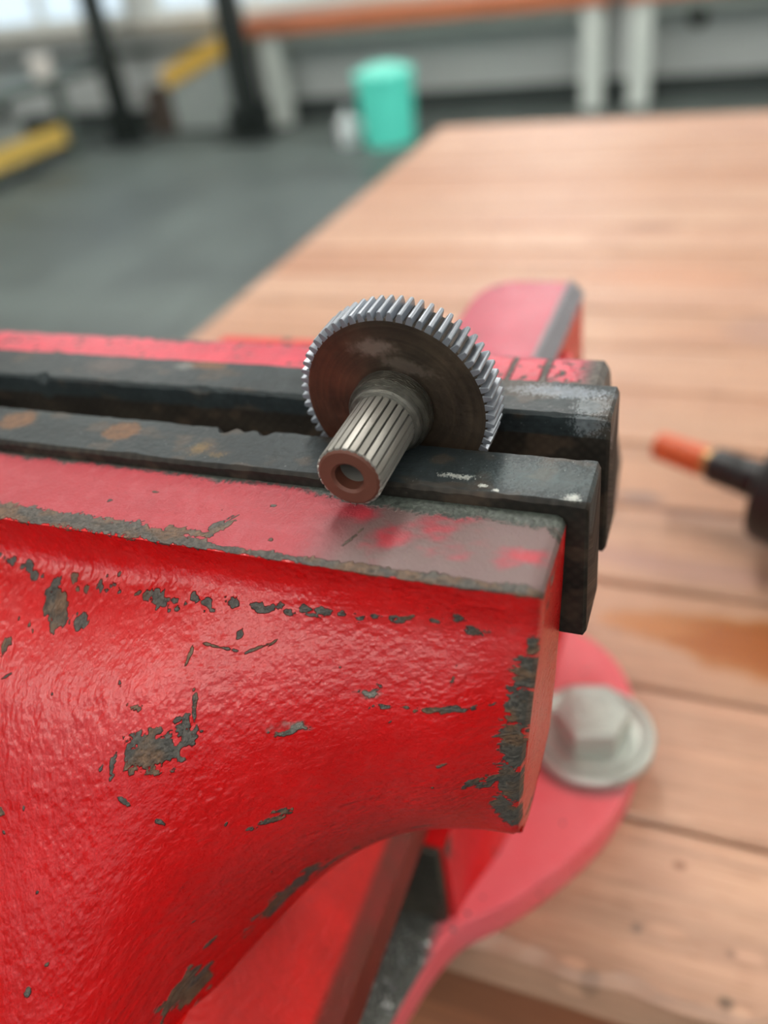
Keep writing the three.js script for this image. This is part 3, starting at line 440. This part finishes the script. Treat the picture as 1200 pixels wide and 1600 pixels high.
// ---------------------------------------------------------------- the gear on its splined shaft
{
  const g = thing('gear_shaft', 'small brown steel gear with fine bright teeth and hollow splined shaft resting on the jaws', 'gear', [-0.04329, EYE - 0.05972, -0.10012]);
  g.quaternion.setFromUnitVectors(new THREE.Vector3(0, 0, 1), new THREE.Vector3(-0.0154, -0.0512, 0.9986).normalize());
  const face = mat({ ...maps(512, 512, (u, v, o) => {
    const x = (u - 0.5) * 30, y = (v - 0.5) * 30, r = Math.hypot(x, y), n = fbm(x * 0.25 + 3, y * 0.25, 4), f = fbm(x * 1.5, y * 1.5 + 5, 3), ring = fbm(r * 3, Math.atan2(y, x) * 0.6, 2);
    const sc = smooth(1.3, 0.4, Math.hypot((x + 2.0) / 3.6, (y - 9.4) / 1.5) + 0.8 * (f - 0.5)) * 0.8, sc2 = smooth(1.2, 0.5, Math.hypot((x - 2.5) / 4.5, (y - 7.4 + x * 0.25) / 1.3) + 0.9 * (f - 0.5)) * 0.45, redd = smooth(2, -9, x + y * 0.2);
    const k = 0.65 + 0.5 * n + 0.25 * (ring - 0.5);
    o[0] = lerp(lerp(74, 92, redd) * k, 130, Math.max(sc, sc2)); o[1] = lerp(lerp(62, 54, redd) * k, 116, Math.max(sc, sc2)); o[2] = lerp(lerp(50, 40, redd) * k, 106, Math.max(sc, sc2)); o[3] = 0.38 + 0.2 * f; o[4] = 0.5 + 0.3 * (f - 0.5); o[5] = 0.5;
  }, { metal: true }), bumpScale: 0.00025 });
  const steelM = maps(256, 256, (u, v, o) => { const n = fbm(u * 30, v * 6, 3), f = fbm(u * 80, v * 80, 2); const k = 0.8 + 0.35 * n; o[0] = 160 * k; o[1] = 166 * k; o[2] = 174 * k; o[3] = 0.34 + 0.2 * f; o[4] = f; o[5] = 0.8; }, { metal: true });
  const steel = mat({ ...steelM, bumpScale: 0.0001 }), dull = mat({ ...steelM, color: C('#a89e8a'), bumpScale: 0.0002 }), rustEnd = mat({ color: C('#643a2c'), roughness: 0.6, metalness: 0.2 });
  const TK = 0.0054, NT = 62, ro = 0.01500, rr = 0.01395;
  const L = (pts, seg = 112) => new THREE.LatheGeometry(pts.map(([x, y]) => new THREE.Vector2(x / 1000, y / 1000)), seg).rotateX(Math.PI / 2);
  const flat = (geo) => { const p = geo.attributes.position, a = geo.attributes.uv; for (let i = 0; i < p.count; i++) a.setXY(i, p.getX(i) / 0.03 + 0.5, p.getY(i) / 0.03 + 0.5); return geo; };
  // lathe y becomes the axis: rotateX turns +y to +z
  const wheel = mesh('gear_wheel', flat(creased(L([[0, -5.4], [13.4, -5.4], [13.9, -5.2], [13.98, -5], [13.98, -0.3], [13.75, -0.05], [13.2, 0], [12.4, -0.12], [6.8, -0.25], [5.9, -0.2], [5.4, 0.4], [0, 0.4]]), 0.45)), face, g);
  const tooth = new THREE.Shape(), hb = 0.00046, ht = 0.00024;
  tooth.moveTo(-hb, rr - 0.0002); tooth.quadraticCurveTo(-hb * 0.8, lerp(rr, ro, 0.5), -ht, ro - 0.0001); tooth.quadraticCurveTo(0, ro + 0.00008, ht, ro - 0.0001); tooth.quadraticCurveTo(hb * 0.8, lerp(rr, ro, 0.5), hb, rr - 0.0002); tooth.closePath();
  const tg = creased(new THREE.ExtrudeGeometry(tooth, { depth: TK - 0.0004, bevelEnabled: true, bevelSize: 0.00007, bevelThickness: 0.00018, bevelSegments: 2, curveSegments: 4 }).translate(0, 0, -TK + 0.0002), 0.6);
  for (let i = 0; i < NT; i++) { const t = mesh('tooth', tg, steel, wheel); t.rotation.z = i * 2 * Math.PI / NT + 0.02; }
  mesh('collar', creased(L([[4.2, 0.2], [6.15, 0.2], [6.2, 0.35], [6.15, 2.6], [5.95, 2.9], [5.5, 3.0], [4.2, 3.0], [4.2, 0.2]], 72), 0.4), dull, g);
  mesh('collar_ring', creased(L([[4.2, 2.9], [5.3, 2.9], [5.42, 3.2], [5.42, 4.1], [5.2, 4.5], [4.8, 4.6], [4.2, 4.6], [4.2, 2.9]], 72), 0.4), mat({ ...steelM, color: C('#c2b9a6'), bumpScale: 0.0001 }), g);
  const NS = 26, R1 = 0.00468, R0 = 0.00432, sp = new THREE.Shape();
  for (let i = 0; i < NS; i++) { const a = i * 2 * Math.PI / NS, w = 2 * Math.PI / NS; for (const [f, r] of [[0, R1], [0.25, R1], [0.5, R1], [0.72, R1], [0.78, R0], [0.94, R0]]) { const q = a + f * w, x = r * Math.cos(q), y = r * Math.sin(q); i || f ? sp.lineTo(x, y) : sp.moveTo(x, y); } } sp.closePath();
  const hole = new THREE.Path(); hole.absarc(0, 0, 0.0021, 0, 2 * Math.PI, true); sp.holes.push(hole);
  const grooved = creased(new THREE.ExtrudeGeometry(sp, { depth: 0.0127, bevelEnabled: true, bevelSize: 0.0003, bevelOffset: -0.0003, bevelThickness: 0.0003, bevelSegments: 2, curveSegments: 24 }).translate(0, 0, 0.0044), 0.5);
  mesh('splined_shaft', grooved, mat({ ...steelM, color: C('#fff2dc'), metalness: 0.8, bumpScale: 0.00015 }), g);
  mesh('groove_core', L([[2.15, 4.3], [4.35, 4.3], [4.35, 16.8], [2.15, 16.8], [2.15, 4.3]], 104), plain('#17150f', 0.7), g);
  mesh('end_ring', creased(L([[2.1, 17.2], [4.3, 17.2], [4.38, 17.35], [4.05, 17.62], [2.45, 17.64], [2.05, 17.3], [2.05, 15.5], [2.1, 17.2]], 64), 0.4), rustEnd, g);
}

// ---------------------------------------------------------------- black tool with an orange tip lying on the bench
{
  const g = thing('hand_tool', 'black cylindrical hand tool with an orange tip lying on the planks at right', 'tool', [0.0305, BENCH + 0.0075, -0.2795]);
  const dir = new THREE.Vector3(0.9, -0.02, 0.43).normalize(), q = new THREE.Quaternion().setFromUnitVectors(new THREE.Vector3(0, 1, 0), dir);
  const at = new THREE.Vector3(-0.0495, 0.019, -0.0225);               // the tip's end, from the group's base
  const part = (name, pts, m) => { const o = mesh(name, creased(new THREE.LatheGeometry(pts.map(([r, y]) => new THREE.Vector2(r / 1000, y / 1000)), 40), 0.5), m, g); o.quaternion.copy(q); o.position.copy(at); };
  part('tip', [[0, 0], [4.6, 0], [5.4, 0.6], [5.6, 2], [6.0, 20.5], [0, 20.5]], plain('#c4572c', 0.5));
  part('ferrule', [[0, 20.4], [5.4, 20.4], [5.6, 23], [0, 23]], plain('#b08a5a', 0.35, { metalness: 0.6 }));
  part('rod', [[0, 23], [5.6, 23], [6.8, 24.5], [7, 34], [6.6, 36], [7.2, 37], [7.2, 46], [0, 46]], plain('#17191a', 0.4));
  part('body', [[0, 43.9], [15, 45], [20, 47], [21, 50.5], [21, 140], [17, 150], [0, 150]], plain('#1a1b1b', 0.45));
}

// ---------------------------------------------------------------- the far side of the workshop
const paleSteel = plain('#d2dad4', 0.55), benchWood = (() => { const m = maps(512, 256, (u, v, o) => { const n = fbm(u * 5, v * 60, 4), k = 0.85 + 0.3 * n; o[0] = 190 * k; o[1] = 112 * k; o[2] = 76 * k; o[3] = 0.5; }, { bump: false }); return mat(m); })();
function lowBench(x0, x1, label, legs) {
  const cx = (x0 + x1) / 2, g = thing('low_bench', label, 'bench', [cx, 0, -5.2]);
  mesh('seat_board', boxUV(rbox(x0 - cx, x1 - cx, 0.5, 0.585, -0.13, 0.13, 0.006), 0.8), benchWood, g);
  mesh('rail', rbox(x0 + 0.03 - cx, x1 - 0.03 - cx, 0.44, 0.5, -0.11, 0.09, 0.004), plain('#a4aea7', 0.6), g);
  for (const lx of legs) mesh('leg', rbox(lx - 0.055 - cx, lx + 0.055 - cx, 0, 0.5, 0.0, 0.11, 0.006), paleSteel, g);
}
lowBench(-2.9, -0.73, 'long low wooden bench with pale steel legs beside the black posts under the windows', [-2.72, -0.81]);
lowBench(-0.66, 2.4, 'low wooden bench on pale legs at right, seen just above the workbench edge', [-0.565, 2.2]);
const dark = plain('#262d2b', 0.5, { metalness: 0.2 });
function post(x, z, s, label, foot) {
  const g = thing('steel_post', label, 'post', [x, 0, z]);
  mesh('shaft', rbox(-s / 2, s / 2, 0.012, 2.3, -s / 2, s / 2, 0.006), dark, g);
  mesh('foot_plate', rbox(-foot, foot, 0, 0.014, -foot, foot, 0.004), dark, g);
  for (const r of [0, 1, 2, 3]) mesh('gusset', rbox(-0.006, 0.006, 0.012, 0.16, s / 2, foot - 0.01, 0.003).rotateY(r * Math.PI / 2), dark, g);
}
post(-3.72, -4.86, 0.105, 'thin black steel post standing on the dark floor at far left', 0.14);
post(-2.79, -4.83, 0.12, 'black steel post standing just left of the long low bench', 0.16);
{ // teal bin and white jug
  const b = thing('plastic_bin', 'teal plastic bin with rounded rim on the dark floor past the bench corner', 'bin', [-1.79, 0, -4.55]);
  const teal = plain('#66f4de', 0.4);
  mesh('tub', new THREE.LatheGeometry([[0, 0], [128, 0], [136, 10], [152, 330], [156, 345], [148, 345], [130, 20], [0, 20]].map(([x, y]) => new THREE.Vector2(x / 1000, y / 1000)), 48), teal, b);
  mesh('rim', new THREE.TorusGeometry(0.153, 0.009, 10, 48).rotateX(Math.PI / 2).translate(0, 0.345, 0), teal, b);
  mesh('lid', new THREE.LatheGeometry([[0, 388], [70, 384], [125, 366], [150, 350], [146, 346], [0, 346]].reverse().map(([x, y]) => new THREE.Vector2(x / 1000, y / 1000)), 48), plain('#8af0dc', 0.45), b);
  const j = thing('plastic_jug', 'small white plastic jug standing at the left of the teal bin', 'jug', [-2.03, 0, -4.55]);
  const white = plain('#e6eaec', 0.5);
  mesh('jug_body', new THREE.LatheGeometry([[0, 0], [48, 0], [54, 8], [54, 110], [44, 135], [20, 150], [18, 165], [0, 165]].map(([x, y]) => new THREE.Vector2(x / 1000, y / 1000)), 32), white, j);
  mesh('cap', new THREE.CylinderGeometry(0.022, 0.022, 0.02, 24).translate(0, 0.172, 0), white, j);
  mesh('handle', new THREE.TorusGeometry(0.032, 0.008, 8, 24, Math.PI).rotateZ(-Math.PI / 2).translate(0.048, 0.09, 0), white, j);
}
{ // cabinet with sloping yellow lid
  const g = thing('sloped_cabinet', 'grey floor cabinet with a sloping yellow lid between the two black posts', 'cabinet', [-3.16, 0, -5.1]);
  const s = new THREE.Shape(); s.moveTo(-0.24, 0.03); s.lineTo(0.22, 0.03); s.lineTo(0.22, 0.43); s.lineTo(-0.24, 0.27); s.closePath();
  mesh('cabinet_body', new THREE.ExtrudeGeometry(s, { depth: 0.24, bevelEnabled: true, bevelSize: 0.004, bevelThickness: 0.004, bevelSegments: 2 }).translate(0, 0, -0.12), plain('#98a19e', 0.6), g);
  mesh('plinth', rbox(-0.22, 0.2, 0, 0.03, -0.1, 0.1, 0.004), plain('#2c3230', 0.7), g);
  const l = new THREE.Shape(); l.moveTo(-0.25, 0.29); l.lineTo(0.235, 0.455); l.lineTo(0.215, 0.555); l.lineTo(-0.27, 0.385); l.closePath();
  mesh('lid', new THREE.ExtrudeGeometry(l, { depth: 0.26, bevelEnabled: true, bevelSize: 0.004, bevelThickness: 0.004, bevelSegments: 2 }).translate(0, -0.012, -0.13), plain('#d8b050', 0.5), g);
  const c = thing('crate', 'dark brown crate on the floor beside the grey cabinet with yellow lid', 'crate', [-3.52, 0, -5.1]);
  const brown = plain('#4a4038', 0.8);
  for (let i = 0; i < 3; i++) mesh('slat', rbox(-0.1, 0.1, 0.01 + i * 0.09, 0.09 + i * 0.09, 0.085, 0.1, 0.003), brown, c);
  mesh('crate_body', rbox(-0.098, 0.098, 0, 0.27, -0.1, 0.085, 0.003), brown, c);
}
{ // low table along the left with a yellow foot rail
  const g = thing('work_table', 'low dark table with yellow foot rail running towards the windows at far left', 'table', [-4.1, 0, -4.3]);
  mesh('table_top', rbox(-0.3, 0.25, 0.4, 0.45, -0.68, 0.75, 0.006), plain('#59625d', 0.6), g);
  mesh('foot_rail', rbox(0.19, 0.25, 0.1, 0.2, -0.15, 0.75, 0.006), plain('#dcba5e', 0.5), g);
  for (const [x, z] of [[0.18, -0.2], [0.18, 0.72], [-0.27, -0.2], [-0.27, 0.72]]) mesh('leg', rbox(x, x + 0.06, 0, 0.4, z - 0.06, z, 0.004), plain('#5c6863', 0.6), g);
  const b = thing('storage_box', 'pale storage box on the floor under the low dark table', 'box', [-4.18, 0, -4.1]);
  mesh('box_body', rbox(-0.16, 0.16, 0, 0.26, -0.2, 0.2, 0.012), plain('#aeb8b8', 0.6), b);
  mesh('lid', rbox(-0.17, 0.17, 0.26, 0.29, -0.21, 0.21, 0.01), plain('#b9c2c2', 0.6), b);
  const r = thing('paper_roll', 'white paper roll standing on the low dark table at far left', 'roll', [-3.97, 0.45, -4.55]);
  mesh('paper', new THREE.LatheGeometry([[20, 0], [62, 0], [64, 3], [64, 117], [62, 120], [20, 120], [20, 0]].map(([x, y]) => new THREE.Vector2(x / 1000, y / 1000)), 40), plain('#d8d4cd', 0.85), r);
  const w = tag(mesh('heating_pipe', new THREE.CylinderGeometry(0.022, 0.022, 2.5, 20).rotateZ(Math.PI / 2).translate(-4.15, 0.45, Z0 + 0.03), plain('#454d49', 0.6)), 'dark heating pipe along the far wall under the window sill', 'pipe');
  const v = thing('wall_socket', 'small dark round socket on the grey far wall at top right', 'socket', [-0.305, 0.37, Z0]);
  mesh('socket_body', new THREE.CylinderGeometry(0.045, 0.05, 0.03, 32).rotateX(Math.PI / 2).translate(0, 0, 0.015), plain('#3a3a30', 0.6), v);
  mesh('socket_ring', new THREE.TorusGeometry(0.04, 0.006, 10, 32).translate(0, 0, 0.03), plain('#4a4a40', 0.6), v);
}

renderer.render(scene, camera);
